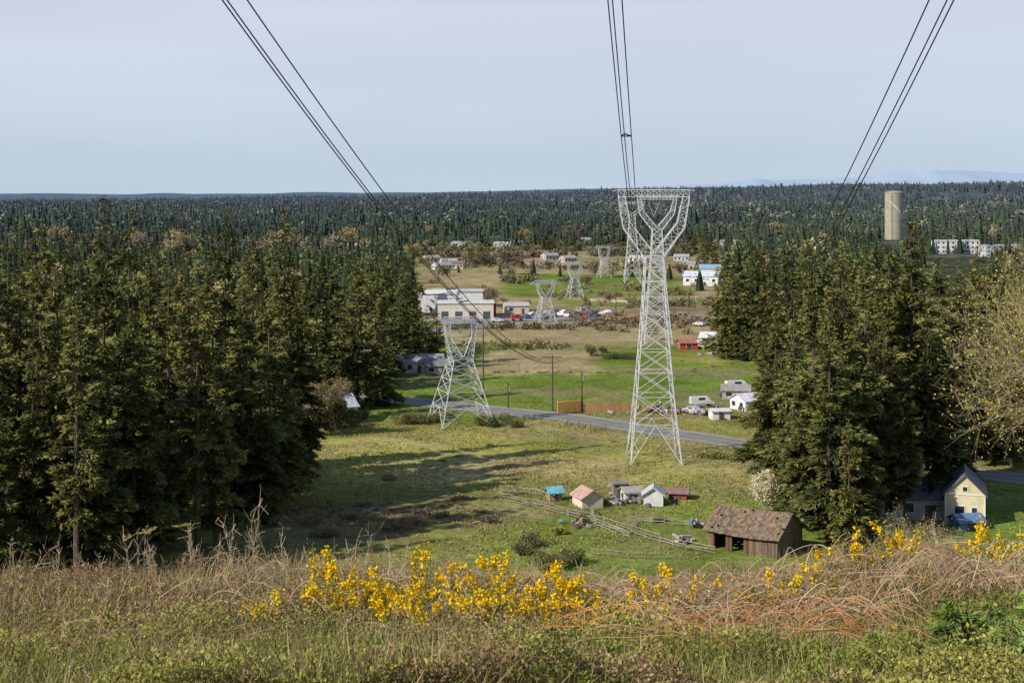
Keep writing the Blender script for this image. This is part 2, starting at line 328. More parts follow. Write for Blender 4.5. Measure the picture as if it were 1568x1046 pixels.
X,Y=brg(1810,58);put("budding_alder_tree",broad(11,16.5,1.0,4,9500,.12,(.55,.46,.11),(.40,.33,.2),4,.13),X,Y,MAT_G)
X,Y=brg(1660,92);put("budding_alder_tree",broad(17,12,1.0,4,5000,.14,(.48,.42,.12),(.38,.31,.2),4,.11),X,Y,MAT_G,rz=2)
X,Y=brg(1405,118);put("budding_willow_tree",broad(12,11.5,1.0,4,4200,.13,(.48,.40,.18),(.45,.37,.25),4,.07),X,Y,MAT_G)
X,Y=brg(1352,122);put("budding_willow_tree",broad(19,6.5,1.2,4,1500,.12,(.36,.30,.14),(.38,.31,.21),4,.06),X,Y,MAT_G)
X,Y=site(1165,783);put("blossom_tree",broad(13,5.8,1.5,4,12000,.27,(.75,.69,.46),(.25,.2,.14),4,.1),X,Y,MAT_G)
X,Y=site(505,662);put("shrub",bush(14,4.2,8.,5000,.5,(.15,.15,.05)),X,Y)
X,Y=site(516,668);put("budding_maple_tree",broad(15,12,1.,4,4000,.3,(.32,.26,.12),(.24,.19,.13),4,.14),X,Y)
for i,(b,dp,hh,c) in enumerate([(735,418,14,(.14,.13,.09)),(775,420,13,(.13,.11,.09)),(790,416,10,(.15,.12,.09)),(535,386,20,(.5,.38,.18)),(278,400,22,(.5,.39,.2)),(95,398,24,(.42,.33,.22)),(258,410,18,(.42,.36,.16)),(870,375,18,(.2,.16,.12)),(885,374,19,(.2,.16,.12)),(630,405,14,(.42,.38,.14)),(803,374,15,(.4,.3,.15)),(650,415,10,(.36,.3,.13)),(1095,520,7,(.38,.32,.2)),(1180,660,7,(.38,.34,.16)),(745,470,7,(.2,.17,.12)),(690,470,8,(.24,.2,.12)),(210,392,20,(.42,.33,.19)),(660,366,14,(.38,.31,.16)),(1185,372,20,(.34,.28,.16)),(430,388,20,(.42,.33,.17)),(1040,425,8,(.3,.24,.15)),(900,440,6,(.25,.2,.12)),(935,470,6,(.28,.22,.14)),(1000,520,5,(.3,.25,.15)),(660,540,6,(.25,.21,.12))]):
    X,Y=site(b,dp);put("bare_deciduous_tree",broad(30+i,hh,1.0,3,1800,hh*.05,c,(.2,.165,.13),4,hh*.018),X,Y)
for i,(b,dp,rx,hh,c) in enumerate([(640,650,2.2,2.6,(.16,.14,.07)),(620,650,1.8,2.3,(.16,.13,.06)),(660,648,2,2.,(.19,.15,.08)),(765,652,2.6,2.2,(.07,.10,.035)),(735,652,1.6,1.8,(.13,.13,.05)),(790,655,1.4,1.4,(.13,.13,.05)),(1075,700,1.5,1.,(.3,.3,.07)),(1100,702,2.4,1.1,(.27,.27,.07)),(1125,706,1.6,1.,(.18,.17,.07)),
 (430,805,2.2,1.3,(.27,.2,.13)),(545,795,1.6,.9,(.27,.2,.13)),(650,790,1.6,1.,(.24,.18,.12)),(675,792,1.2,.8,(.25,.19,.12)),(750,800,1.2,1.,(.18,.14,.09)),(815,838,1.8,2.3,(.17,.15,.08)),(800,850,1.4,1.6,(.15,.15,.06)),(880,862,1.5,1.8,(.10,.12,.05)),(858,818,1,1.,(.3,.28,.07)),(890,800,.8,.9,(.2,.16,.09)),(1215,800,1.6,1.9,(.09,.12,.045)),(1240,790,1.8,2.2,(.1,.12,.05)),(1190,800,1.5,1.4,(.12,.13,.055)),(1330,830,2.4,2.2,(.1,.11,.05)),(1400,820,2.,1.8,(.12,.12,.05)),
 (925,541,1.5,2.,(.12,.12,.055)),(945,549,5.,1.5,(.07,.08,.04)),(905,545,2,3,(.18,.15,.1)),(520,650,2,2.4,(.14,.14,.05)),(545,645,2,2,(.12,.13,.05)),(560,640,2,1.8,(.15,.15,.05)),(470,800,2,.8,(.24,.18,.11)),(500,822,2,.9,(.22,.16,.1)),(690,640,1.3,1.2,(.13,.14,.05)),(1200,668,2.5,1.6,(.13,.14,.05)),(1165,655,2,1.4,(.13,.14,.05)),(1010,800,.7,.7,(.2,.18,.09)),(1120,790,1.2,1.3,(.3,.27,.16)),(640,800,2.4,1.1,(.26,.19,.12)),(600,812,2,.9,(.25,.19,.12)),(560,775,1.4,.6,(.27,.2,.12)),(600,735,1.6,.5,(.3,.24,.13)),(700,765,1.6,.6,(.28,.22,.12)),(840,872,2,2,(.15,.14,.06))]):
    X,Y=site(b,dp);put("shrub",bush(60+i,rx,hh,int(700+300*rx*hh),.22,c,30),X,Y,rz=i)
parts=[];r=np.random.default_rng(9)
tb=[bush(90+i,1.,1.1,70,.42,(1,1,1),4,4) for i in range(4)]
rows=[(640,1100,377,1.5,90,(.09,.10,.05)),(640,1100,384,2.,80,(.14,.12,.07)),(640,880,394,2.,66,(.16,.13,.08)),(900,1100,392,2,50,(.13,.12,.07)),(680,770,405,2,30,(.15,.12,.08)),(640,1105,411,3,60,(.18,.15,.09)),(770,900,432,2,14,(.13,.12,.07)),(960,1110,470,4,26,(.16,.14,.08)),(870,1105,494,6,70,(.2,.15,.1)),(650,880,504,2,24,(.16,.13,.07)),(700,900,532,3,22,(.19,.17,.08)),(1100,1230,640,6,16,(.11,.12,.05)),(640,1100,455,25,70,(.2,.16,.09)),(900,1170,500,14,40,(.19,.15,.08)),(1040,1200,560,10,12,(.17,.15,.07)),(560,720,560,14,24,(.12,.13,.05)),(480,1240,690,26,40,(.24,.21,.1)),(400,760,790,22,110,(.24,.18,.11)),(740,1000,571,1,30,(.16,.16,.07))]
for b0,b1,dp,sp,n,c in rows:
    for j in range(n):
        X,Y=site(b0+(b1-b0)*r.random(),dp+r.normal(0,sp*.5));V,Fc,Cc=tb[r.integers(0,4)]
        s=(.7+1.2*r.random())*(Y/450 if dp<560 else .32);V=rotz(V,r.random()*6.28)*[s*1.3,s*1.3,s*(1.1 if dp<560 else .6)]+[X,Y,tz(X,Y)]
        parts.append((V,Fc,Cc*np.array(c)*(.6+.8*r.random())))
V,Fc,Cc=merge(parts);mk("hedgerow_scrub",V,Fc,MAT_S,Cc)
r=np.random.default_rng(77);n=60000;dd=175+(300-175)*r.random(n)**.9;bb=420+850*r.random(n);X=(bb-CX)/F*dd
ok=vn(X,dd,7,80)*.6+vn(X,dd,2.,81)*.4>.46;X=X[ok];dd=dd[ok];n=len(X)
rd=np.interp(X,[q_[0] for q_ in road],[q_[1] for q_ in road]);ok=np.abs(dd-rd)>6.5;X=X[ok];dd=dd[ok];n=len(X)
D=nrm(np.c_[r.normal(0,.5,(n,2)),np.ones(n)]);S=nrm(np.cross(D,r.normal(0,1,(n,3))));tn=r.random((n,1))
V,Fc,C_=leaves(np.c_[X,dd,terr(X,dd)-.03],D,S,.18+.3*r.random(n)**2,.22,np.array([.23,.24,.05])*(1-tn)+np.array([.44,.37,.17])*tn);mk("pasture_grass",V,Fc,MAT_G,C_)

# ---------- buildings
def empty(name,X,Y,rz=0.,dz=0.):
    e=bpy.data.objects.new(name,None);bpy.context.collection.objects.link(e);e.location=(X,Y,tz(X,Y)+dz);e.rotation_euler=(0,0,rz);e.empty_display_size=.5;return e
def part(name,lst,mat,par,attr=False):
    V,Fc,Cc=merge(lst);return mk(name,V,Fc,mat,Cc if attr else None,parent=par)
GL=paint((.03,.04,.05),.15,.1,1.);FR=paint((.75,.75,.72),.6,.1,1.)
def building(name,b,dip,w,l,h,rh,yaw,wall,roof,win=2,storeys=1,door=True,doorc=(.12,.08,.05),ov=.35,garage=0):
    X,Y=site(b,dip);e=empty(name,X,Y+l/2*abs(math.cos(yaw)),yaw)
    x0,y0=w/2,l/2;z0=-.5
    V=np.array([[-x0,-y0,z0],[x0,-y0,z0],[x0,y0,z0],[-x0,y0,z0],[-x0,-y0,h],[x0,-y0,h],[x0,y0,h],[-x0,y0,h],[-x0,0,h+rh],[x0,0,h+rh]])
    Fq=np.array([[0,1,5,4],[1,2,6,5],[2,3,7,6],[3,0,4,7]])
    mk("walls",V,Fq,paint(wall,.85,.18,.8),parent=e)
    if rh>.05: mk("gables",V*[.9995,1,1],np.array([[4,8,7],[5,6,9]]),paint(wall,.85,.18,.8),parent=e)
    t=.14;k=rh/y0;X1=x0+ov;Y1=y0+ov;zr=h+rh+t;ze=h-k*ov+t
    RV=np.array([[-X1,-Y1,ze],[X1,-Y1,ze],[X1,0,zr],[-X1,0,zr],[-X1,Y1,ze],[X1,Y1,ze],
        [-X1,-Y1,ze-t],[X1,-Y1,ze-t],[X1,0,zr-t],[-X1,0,zr-t],[-X1,Y1,ze-t],[X1,Y1,ze-t]])
    RF=np.array([[0,1,2,3],[3,2,5,4],[6,9,8,7],[9,10,11,8],[0,6,7,1],[4,5,11,10],[0,3,9,6],[3,4,10,9],[1,7,8,2],[2,8,11,5]])
    mk("roof",RV,RF,paint(roof,.85,.3,1.2),parent=e)
    ws=[];fs=[]
    sh=h/storeys
    for st in range(storeys):
        for i in range(win):
            xx=-x0+w*(i+.5)/win
            if door and st==0 and i==win//2 and win>1: continue
            ww=min(1.4,w/win*.5);hh=min(1.3,sh*.42);zc=st*sh+sh*.58
            fs.append(box(xx,-y0-.03,zc,ww+.24,.06,hh+.24));ws.append(box(xx,-y0-.07,zc,ww,.04,hh))
            ws.append(box(xx,y0+.05,zc,ww,.06,hh))
        for sx in(-1,1):
            n=2 if l>5 else 1
            for i in range(n):
                yy=-y0+l*(i+.5)/n;hh=min(1.3,sh*.42);ww=min(1.2,l/n*.4);zc=st*sh+sh*.58
                fs.append(box(sx*(x0+.03),yy,zc,.06,ww+.24,hh+.24));ws.append(box(sx*(x0+.07),yy,zc,.04,ww,hh))
    if win: part("window_frames",fs,FR,e);part("windows",ws,GL,e)
    if door:
        xd=0
        if win>1: xd=-x0+w*(win//2+.5)/win
        part("door",[box(xd,-y0-.04,min(1,h*.42),min(.95,w*.3),.06,min(2.,h*.8))],paint(doorc,.6,.1),e)
    if garage: part("garage_doors",[box(-x0+w*(gi+.5)/garage,-y0-.05,h*.26,w/garage*.5,.08,h*.46) for gi in range(garage)],paint((.09,.09,.10),.5,.3),e)
    return e
WH=(.74,.74,.72);GRY=(.33,.33,.34);WD=(.5,.51,.52)
building("warehouse_building",712,489,20,12,5.6,.7,.04,(.66,.6,.5),(.6,.6,.58),0,door=False,garage=4)
building("warehouse_building",660,479,19,14,7.,1.,.0,WH,(.68,.68,.68),0,door=True,garage=0)
building("garage_building",750,484,4.5,8,4.6,.6,0,(.55,.05,.03),(.2,.2,.2),1,door=False)
building("warehouse_building",700,470,20,10,6.,.7,.04,WH,(.5,.5,.5),0,door=False)
building("warehouse_building",790,481,9,8,3.,1,.1,(.65,.55,.42),(.45,.45,.45),2)
building("metal_barn_building",1078,438,17,14,4.6,2.2,-.25,WH,(.62,.68,.78),4)
building("metal_barn_building",1095,426,15,12,5.,2.,-.1,WH,(.3,.42,.58),3)
building("apartment_building",1467,389,33,12,9.5,.8,0,WH,(.5,.5,.54),9,storeys=3)
building("apartment_building",1535,394,26,12,8,.8,.1,(.5,.52,.55),(.42,.42,.45),6,storeys=3)
building("red_shed",1054,535,5.2,4,1.9,1.,.1,(.45,.05,.035),(.4,.14,.12),1)
building("white_house",1092,531,6.2,6,2.6,1.4,-.35,WH,(.7,.7,.7),3)
building("white_house",1150,630,5.4,6,2.2,1.2,.4,WH,(.62,.62,.64),2)
building("garden_shed",1103,643,3.6,3,1.7,.3,.15,WH,(.65,.65,.65),0)
building("grey_house",1130,612,6,5,2.,1.,-.2,(.34,.31,.28),(.3,.28,.26),2)
building("farmhouse",640,572,12,7,2.8,1.6,.1,(.6,.6,.57),(.3,.3,.32),5)
building("farmhouse",545,565,11,7,2.8,1.6,-.1,(.55,.36,.24),(.3,.3,.33),4)
building("farmhouse",500,652,9,8,3.4,2.,.5,(.6,.63,.66),(.45,.48,.52),3)
building("farmhouse",670,575,6,5,2.4,1.4,0,(.28,.25,.22),(.2,.2,.2),2)
building("cottage",930,407,8,6,2.6,1.8,.2,(.5,.4,.3),(.25,.22,.2),2)
for i,(b,dp,w,wc,rc) in enumerate([(705,378,14,WD,GRY),(770,379,14,WD,(.4,.4,.4)),(790,377,12,(.45,.42,.36),GRY),(829,394,10,(.5,.1,.06),(.3,.25,.2)),(842,398,10,(.45,.45,.43),GRY),(980,402,13,WH,WD),(1045,400,10,WD,(.4,.4,.4)),(820,408,9,(.42,.36,.28),(.3,.2,.15)),(686,408,10,WH,(.4,.4,.4)),(676,414,10,(.5,.5,.5),GRY),(541,382,22,WD,(.5,.5,.5)),(485,412,12,WH,GRY),(1120,376,18,(.6,.6,.58),GRY),(1040,377,14,(.5,.28,.22),GRY),(660,402,10,WD,(.3,.28,.3)),(1262,410,15,WH,GRY),(700,412,9,(.5,.45,.4),(.2,.15,.12)),(900,372,12,(.4,.38,.33),GRY),(1160,378,18,WD,GRY),(870,402,9,(.45,.4,.32),GRY),(1060,412,10,(.55,.45,.35),GRY),(745,398,9,(.45,.4,.3),(.35,.2,.15))]):
    building("distant_house",b,dp,w,8,3.,1.5,(i%5-2)*.22,wc,rc,4)
building("chicken_coop",849,768,1.9,1.6,1.35,.55,.3,(.33,.24,.16),(.16,.44,.55),0)
building("garden_shed",900,776,3.9,3.2,1.5,1.0,1.9,(.70,.62,.52),(.55,.33,.28),0)
building("garden_shed",1001,773,2.9,2.8,1.7,.9,1.45,(.72,.72,.72),(.55,.55,.58),0,doorc=(.3,.3,.3))
building("garden_shed",968,771,2.6,2.6,1.6,.5,.2,(.6,.57,.5),(.36,.33,.3),1)
building("red_shed",1040,766,2.6,2.4,1.,.4,-.2,(.35,.06,.045),(.28,.16,.15),0)
building("lean_to_shed",947,762,1.6,1.8,2.,.15,.1,(.24,.2,.16),(.25,.22,.2),0)
building("garden_shed",1232,790,3.5,3,2.,1.,.3,(.5,.45,.4),(.35,.14,.1),1)
# old barn
X,Y=site(1163,848);e=empty("old_wooden_barn",X,Y+3.2,-.62)
w,l,h,rh=9.6,7.4,2.6,2.3;wd=paint((.13,.085,.06),.95,.45,2.5);pl=[]
rr=np.random.default_rng(5)
def plank(xa,xb,ya,yb,z0,z1):
    n=max(1,int(round(math.hypot(xb-xa,yb-ya)/.24)))
    for i in range(n):
        t=(i+.5)/n;c=np.array([.19,.125,.09])*(.5+.8*rr.random())
        top=z1(t) if callable(z1) else z1
        xx,yy_=xa+(xb-xa)*t,ya+(yb-ya)*t;hx=abs(xb-xa)/n*.93 or .05;hy=abs(yb-ya)/n*.93 or .05
        pl.append(box(xx,yy_,(z0+top)/2,max(hx,.05),max(hy,.05),top-z0,c))
y0=l/2;x0=w/2
plank(-x0,-x0+.8,-y0,-y0,-.3,h);plank(-x0+2.6,-x0+3.3,-y0,-y0,-.3,h);plank(-x0+5.1,x0,-y0,-y0,-.3,h);plank(-x0+.8,-x0+5.1,-y0,-y0,2.1,h)
plank(x0,x0,-y0,y0,-.3,lambda t:h+rh*(1-abs(2*t-1)));plank(-x0,-x0,-y0,y0,-.3,lambda t:h+rh*(1-abs(2*t-1)));plank(-x0,x0,y0,y0,-.3,h)
part("plank_walls",pl,paint((0,0,0),.95,.35,3.,0,True),e,True)
part("posts",[box(-x0+q,-y0+.12,1.,.2,.2,2.6) for q in(.8,2.6,3.3,5.1)],wd,e)
rf=[];ny=11;nx=34
for sgn in(-1,1):
    for i in range(ny):
        for j in range(nx):
            if rr.random()<.015: continue
            t=(i+.5)/ny;yy_=sgn*(y0+.55)*(1-t);zz=h+rh-(rh/y0)*abs(yy_)+.12+rr.normal(0,.016)-.22*math.sin(math.pi*(j+.5)/nx)
            a=math.atan(rh/y0);L_=(y0+.55)/ny/math.cos(a)*1.25;W_=(w+.9)/nx
            V=box(0,0,0,W_*.97,L_,.05)[0];c,s=math.cos(a*-sgn),math.sin(a*-sgn)
            V=np.c_[V[:,0],V[:,1]*c-V[:,2]*s,V[:,1]*s+V[:,2]*c]+[-(w+.9)/2+W_*(j+.5),yy_,zz+.025*(i%2)]
            cc=np.array([.22,.15,.105])*(.5+.75*rr.random())
            if rr.random()<.14:cc=np.array([.2,.19,.09])
            rf.append((V,BF,cc))
part("shingle_roof",rf,paint((0,0,0),.95,.3,2.,0,True),e,True)
# yellow house, gable end towards the hill
e=building("yellow_house",1480,797,8,5.2,4.2,2.5,math.pi/2-.3,(.68,.60,.38),(.15,.15,.17),0,door=False)
part("gable_window_frames",[box(-4.03,.7,1.8,.06,1.5,1.8),box(-4.03,-1.2,1.9,.06,.9,1.3),box(-4.03,0,4.9,.06,.8,.8)],FR,e)
part("gable_windows",[box(-4.08,.7,1.8,.05,1.2,1.5),box(-4.08,-1.2,1.9,.05,.65,1.05),box(-4.08,0,4.9,.05,.55,.55)],GL,e)
part("corner_trim",[box(-4.02,-2.56,1.9,.1,.16,4.4),box(-4.02,2.56,1.9,.1,.16,4.4),box(-4.04,0,4.15,.06,5.2,.16)],FR,e)
building("house",1405,797,11,7,3.,2.2,.05,(.42,.4,.36),(.12,.12,.13),4)
building("blue_shed",1485,812,3.4,3,1.1,.7,.2,(.15,.25,.4),(.12,.2,.36),0)
# water tower
X,Y=brg(1369,1400);e=empty("water_tower",X,Y);n=48;Rr=8.9;top=EYE+1.2-tz(X,Y)
an=np.linspace(0,2*np.pi,n,endpoint=False)
rings=[(Rr,-2),(Rr,top*.25),(Rr,top*.5),(Rr,top*.75),(Rr,top-.6),(Rr+.35,top-.6),(Rr+.35,top),(Rr*.95,top+.4),(Rr*.6,top+1.3),(Rr*.2,top+1.7),(.01,top+1.75)]
V=np.array([[q*math.cos(t),q*math.sin(t),z] for q,z in rings for t in an]);Fq=np.array([[i*n+j,i*n+(j+1)%n,(i+1)*n+(j+1)%n,(i+1)*n+j] for i in range(len(rings)-1) for j in range(n)])
mk("tank",V,Fq,paint((.36,.335,.25),.8,.15,.15),parent=e)
part("tank_hoops",[(lambda zz:(np.array([[q*math.cos(t),q*math.sin(t),z] for q,z in((Rr+.1,zz),(Rr+.1,zz+.3)) for t in an]),np.array([[j,(j+1)%n,n+(j+1)%n,n+j] for j in range(n)]),(.4,.4,.3)))(zz) for zz in np.arange(6,top-3,6)],paint((.29,.27,.2),.8,.1),e)
sw=[]
for i in range(30):
    t=i/30;a0=-2.35+1.7*t;a1=-2.35+1.7*(t+1/30);zc=top*.82-16*t**1.3;zc2=top*.82-16*(t+1/30)**1.3;hh=2.6*(.3+t)
    V=np.array([[(Rr+.12)*math.cos(a_),(Rr+.12)*math.sin(a_),z_] for a_,z_ in((a0,zc-hh),(a1,zc2-hh),(a1,zc2),(a0,zc))]);sw.append((V,np.array([[0,1,2,3]]),(.8,.8,.8)))
part("painted_swoosh",sw,paint((.62,.62,.58),.7,.05),e)
V,Fc,_=merge([tubes([[-Rr*.5,-Rr*.9,0]],[[-Rr*.5,-Rr*.9,top]],.15,.15),tubes([[-Rr*.5+.8,-Rr*.93,0]],[[-Rr*.5+.8,-Rr*.93,top]],.15,.15)]);mk("ladder",V,Fc,paint((.25,.23,.2)),parent=e)
V,Fc,_=merge([poly([[Rr*math.cos(t)*.97,Rr*math.sin(t)*.97,top+1.2] for t in np.linspace(0,6.283,30)],.1)]);mk("railing",V,Fc,paint((.3,.28,.23)),parent=e)

# ---------- pylons
def lattice(levels,leg=.17,br=.085,yr=1.):
    A=[];B=[];R_=[]
    c=lambda z,h:[np.array([sx*h,sy*h*yr,z]) for sx,sy in((-1,-1),(1,-1),(1,1),(-1,1))]
    def s(a,b,r):A.append(a);B.append(b);R_.append(r)
    for i in range(len(levels)-1):
        p=c(*levels[i]);q=c(*levels[i+1]);
        for k in range(4):
            k2=(k+1)%4;s(p[k],q[k],leg);
            if i==0:
                mtop=(q[k]+q[k2])/2;s(p[k],mtop,br*1.1);s(p[k2],mtop,br*1.1)
                for f in(.33,.66):
                    s(p[k]+(q[k]-p[k])*f,p[k]+(mtop-p[k])*f,br*.7);s(p[k2]+(q[k2]-p[k2])*f,p[k2]+(mtop-p[k2])*f,br*.7)
                    s(p[k]+(q[k]-p[k])*(f+.3),p[k]+(mtop-p[k])*f,br*.7);s(p[k2]+(q[k2]-p[k2])*(f+.3),p[k2]+(mtop-p[k2])*f,br*.7)
            else: s(p[k],q[k2],br);s(p[k2],q[k],br)
            s(q[k],q[k2],br)
    return A,B,R_
def truss(P0,P1,n,leg,br):
    A=[];B=[];R_=[];prev=None
    for i in range(n+1):
        t=i/n;c=[np.array(P0[k])*(1-t)+np.array(P1[k])*t for k in range(4)]
        for k in range(4):
            A.append(c[k]);B.append(c[(k+1)%4]);R_.append(br*.8)
            if prev is not None:
                A.append(prev[k]);B.append(c[k]);R_.append(leg)
                A.append(prev[k]);B.append(c[(k+1)%4]);R_.append(br)
        prev=c
    return A,B,R_
def pylon(name,X,Y,levels,top,half,rz=0.,leg=.17,br=.085,arm=0):
    e=empty(name,X,Y,rz);A,B,R_=lattice(levels,leg,br)
    mk("body",*tubes(A,B,R_,R_,4)[:2],MAT_ST,parent=e)
    z0,h0=levels[-1];A=[];B=[];R_=[]
    for sx in(-1,1):
        zk=z0+(top-z0)*.42;xo=half*.86;xi=half*.66
        s0=[(sx*h0,-h0,z0-.6),(sx*h0,h0,z0-.6),(sx*.1,h0,z0+.5),(sx*.1,-h0,z0+.5)]
        s1=[(sx*xo,-.7,zk),(sx*xo,.7,zk),(sx*xi,.6,zk+.9),(sx*xi,-.6,zk+.9)]
        s2=[(sx*half,-.5,top-1.2),(sx*half,.5,top-1.2),(sx*(half-1.1),.5,top-1.2),(sx*(half-1.1),-.5,top-1.2)]
        for a,b,n in((s0,s1,4),(s1,s2,4)):
            q=truss(a,b,n,leg*.7,br*.75);A+=q[0];B+=q[1];R_+=q[2]
    q=truss([(-half,-.5,top-1.2),(-half,.5,top-1.2),(-half,.5,top),(-half,-.5,top)],[(half,-.5,top-1.2),(half,.5,top-1.2),(half,.5,top),(half,-.5,top)],12,leg*.7,br*.75);A+=q[0];B+=q[1];R_+=q[2]
    for sx in(-1,1):
        A.append(np.array([sx*half,0,top]));B.append(np.array([sx*(half+.9),0,top-.2]));R_.append(br)
        if arm:
            for y_ in(-.4,.4):
                for zz in(0,-1.2): A.append(np.array([sx*half,y_,top+zz]));B.append(np.array([sx*(half+arm),0,top-1.2]));R_.append(br)
    mk("head",*tubes(A,B,R_,R_,4)[:2],MAT_ST,parent=e)
    I=[];zi=top-1.2
    for x0 in(-half+.3,0,half-.3):
        for dx in(-1.2,1.2):
            xx=min(max(x0+dx,-half),half);I.append(([xx,0,zi],[x0,0,zi-3.4 if half>5 else zi-2]))
    mk("insulators",*tubes([i[0] for i in I],[i[1] for i in I],.07,.07,6)[:2],paint((.25,.27,.28),.3,.1),parent=e)
    mk("footings",*merge([box(sx*levels[0][1],sy*levels[0][1],0,.7,.7,.6) for sx in(-1,1) for sy in(-1,1)])[:2],paint((.4,.39,.37)),parent=e)
    return e
bigL=[(0,4.25),(6.5,3.55),(11,3.1),(15,2.75),(18.5,2.45),(21.8,2.2),(24.8,1.97),(27.6,1.78),(30.2,1.62),(32.5,1.5),(34.5,1.4)]
X1,Y1=site(1001,705);pylon("transmission_pylon",X1,Y1,bigL,45.6,6.,leg=.135,br=.07)
X2,Y2=brg(1006,430);pylon("transmission_pylon",X2,Y2,bigL,44.5,6.,leg=.15,br=.085)
X3,Y3=brg(968,720);pylon("transmission_pylon",X3,Y3,bigL,41,6.,leg=.15,br=.09)
X4,Y4=brg(985,1150)
smL=[(0,5.3),(3.6,4.35),(6.6,3.55),(9.,2.9),(11,2.35),(12.8,1.9)]
XL,YL=site(705,650);pylon("small_transmission_pylon",XL,YL,smL,20.9,3.3,rz=.35,leg=.11,br=.062)
s2=[(0,3.2),(2.8,2.6),(5,2.1),(7,1.6),(8.6,1.3)]
for b,dp,t in((835,493,14.5),(880,456,15.5),(925,425,17)):
    X,Y=site(b,dp);pylon("small_transmission_pylon",X,Y,s2,t,3.4,rz=.3,leg=.1,br=.06,arm=2.5)

# ---------- overhead conductors
def cond(ds_list,Xf,pts,r,off):
    P=np.array(pts,float);d=np.concatenate([np.linspace(-40,160,120),np.linspace(163,240,24)])
    c=np.polyfit(P[:,0],P[:,1],3);z=np.polyval(c,d)
    z=np.where(d<P[0,0],P[0,1]+np.polyval(np.polyder(c),P[0,0])*(d-P[0,0]),z)
    parts=[]
    for ox,oz in off:
        fade=np.clip(1-(d-60)/180,0.25,1)
        Q=np.c_[Xf(d)+ox*fade,d,z+oz*fade];parts.append(poly(Q,np.where(d<100,r,np.maximum(r*(1-(d-100)/60),.006)),5))
    for ds_ in ds_list:
        zz=np.interp(ds_,d,z);xx=Xf(ds_);f_=np.clip(1-(ds_-60)/180,.25,1)
        p3=[np.array([xx+ox*f_,ds_,zz+oz*f_]) for ox,oz in off]
        for i in range(len(p3)): parts.append(tubes([p3[i]],[p3[(i+1)%len(p3)]],.035,.035,4))
    V,Fc,_=merge(parts);mk("power_line",V,Fc,MAT_W)
side=[(30,53.6),(40,50.4),(53.7,46.1),(63,43.7),(79.4,39.3),(104,33.3),(129,29.4),(170,27.6),(205,31),(240,39.5)]
midp=[(30,52.6),(40,50.4),(56,47.4),(90,41.6),(140,36.2),(190,36),(240,40.8)]
cond((80,),lambda d:-13.3+.129*d,side,.024,[(0,0),(.10,.05),(.62,.12)])
cond((80,),lambda d:8.66+.0848*d,side,.022,[(-.33,0),(.2,.05),(.34,-.05)])
cond((56,),lambda d:-1.16+.1006*d,midp,.020,[(-.17,0),(-.05,.1),(.23,0)])
def span(A,B,sag,r=.03,n=24):
    A=np.array(A,float);B=np.array(B,float);t=np.linspace(0,1,n)[:,None];P=A+(B-A)*t;P[:,2]-=4*sag*(t*(1-t))[:,0];return poly(P,r,4)
ps=[]
for dx in(-5.7,0,5.7):
    ps.append(span((X1+dx,Y1,41),(X2+dx,Y2,40),9,.02));ps.append(span((X2+dx,Y2,40),(X3+dx,Y3,36.5),10,.03));ps.append(span((X3+dx,Y3,36.5),(X4+dx,Y4,36),10,.02))
V,Fc,_=merge(ps);mk("power_line",V,Fc,MAT_W)
# ---------- wooden utility poles
ps=[];tops=[]
for b,dp,tp,arm in((846,630,544,1),(891,633,569,0),(778,626,586,0),(943,500,436,1),(1012,505,455,0),(1120,480,430,1),(740,600,500,0),(1175,655,560,0),(1005,470,430,0),(700,470,435,0)):
    X,Y=site(b,dp);Hh=(dp-tp)/F*Y;e=empty("utility_pole",X,Y)
    mk("pole",*tubes([[0,0,-.3]],[[0,0,Hh]],.2,.14,8)[:2],paint((.1,.08,.06),.9,.3),parent=e)
    if arm:
        mk("crossarm",*merge([box(0,0,Hh-.5,4.,.16,.2)])[:2],paint((.12,.1,.08),.9,.3),parent=e)
        mk("pin_insulators",*tubes([[q,0,Hh-.42] for q in(-1.8,-.8,.8,1.8)],[[q,0,Hh-.1] for q in(-1.8,-.8,.8,1.8)],.07,.05,6)[:2],paint((.3,.3,.3)),parent=e)
    else: mk("transformer",*tubes([[.3,0,Hh-1.8]],[[.3,0,Hh-.9]],.22,.22,8)[:2],paint((.3,.3,.3)),parent=e)
    tops.append((X,Y,tz(X,Y)+Hh-.1))
ps=[span(tops[0],tops[1],.6,.022),span(tops[0],tops[2],.5,.022),span(tops[1],tops[7],1.5,.022),span(tops[2],(-70,345,10),1.5,.02),span(tops[0],(-75,320,14),2,.022),span((tops[0][0],tops[0][1],tops[0][2]-.6),(-75,320,13.4),2,.022),span(tops[3],tops[5],1.5,.03),span(tops[3],tops[9],2,.03)]
V,Fc,_=merge(ps);mk("distribution_line",V,Fc,MAT_W)

# ---------- fences
def railfence(name,pts,h,step,col,rails=2,pr=.06,rr_=.045):
    P=np.array([site(*p) for p in pts]);A=[];B=[];R_=[];Cc=[];r=np.random.default_rng(len(pts))
    for a,b in zip(P[:-1],P[1:]):
        n=max(1,int(np.linalg.norm(b-a)/step))
        for i in range(n):
            p=a+(b-a)*i/n;q=a+(b-a)*(i+1)/n;zp,zq=tz(*p),tz(*q)
            A.append([*p,zp-.2]);B.append([p[0]+r.normal(0,.05),p[1],zp+h*(.9+.2*r.random())]);R_.append(pr);Cc.append(np.array(col)*(.7+.5*r.random()))
            for k in range(rails):
                if r.random()<.08: continue
                f=h*(k+.8)/rails*.95
                A.append([*p,zp+f+r.normal(0,.06)]);B.append([*q,zq+f+r.normal(0,.06)]);R_.append(rr_);Cc.append(np.array(col)*(.7+.5*r.random()))
    V,Fc,C_=tubes(A,B,R_,R_,4,np.array(Cc));mk(name,V,Fc,MAT_A,C_)
FC=(.36,.32,.26)
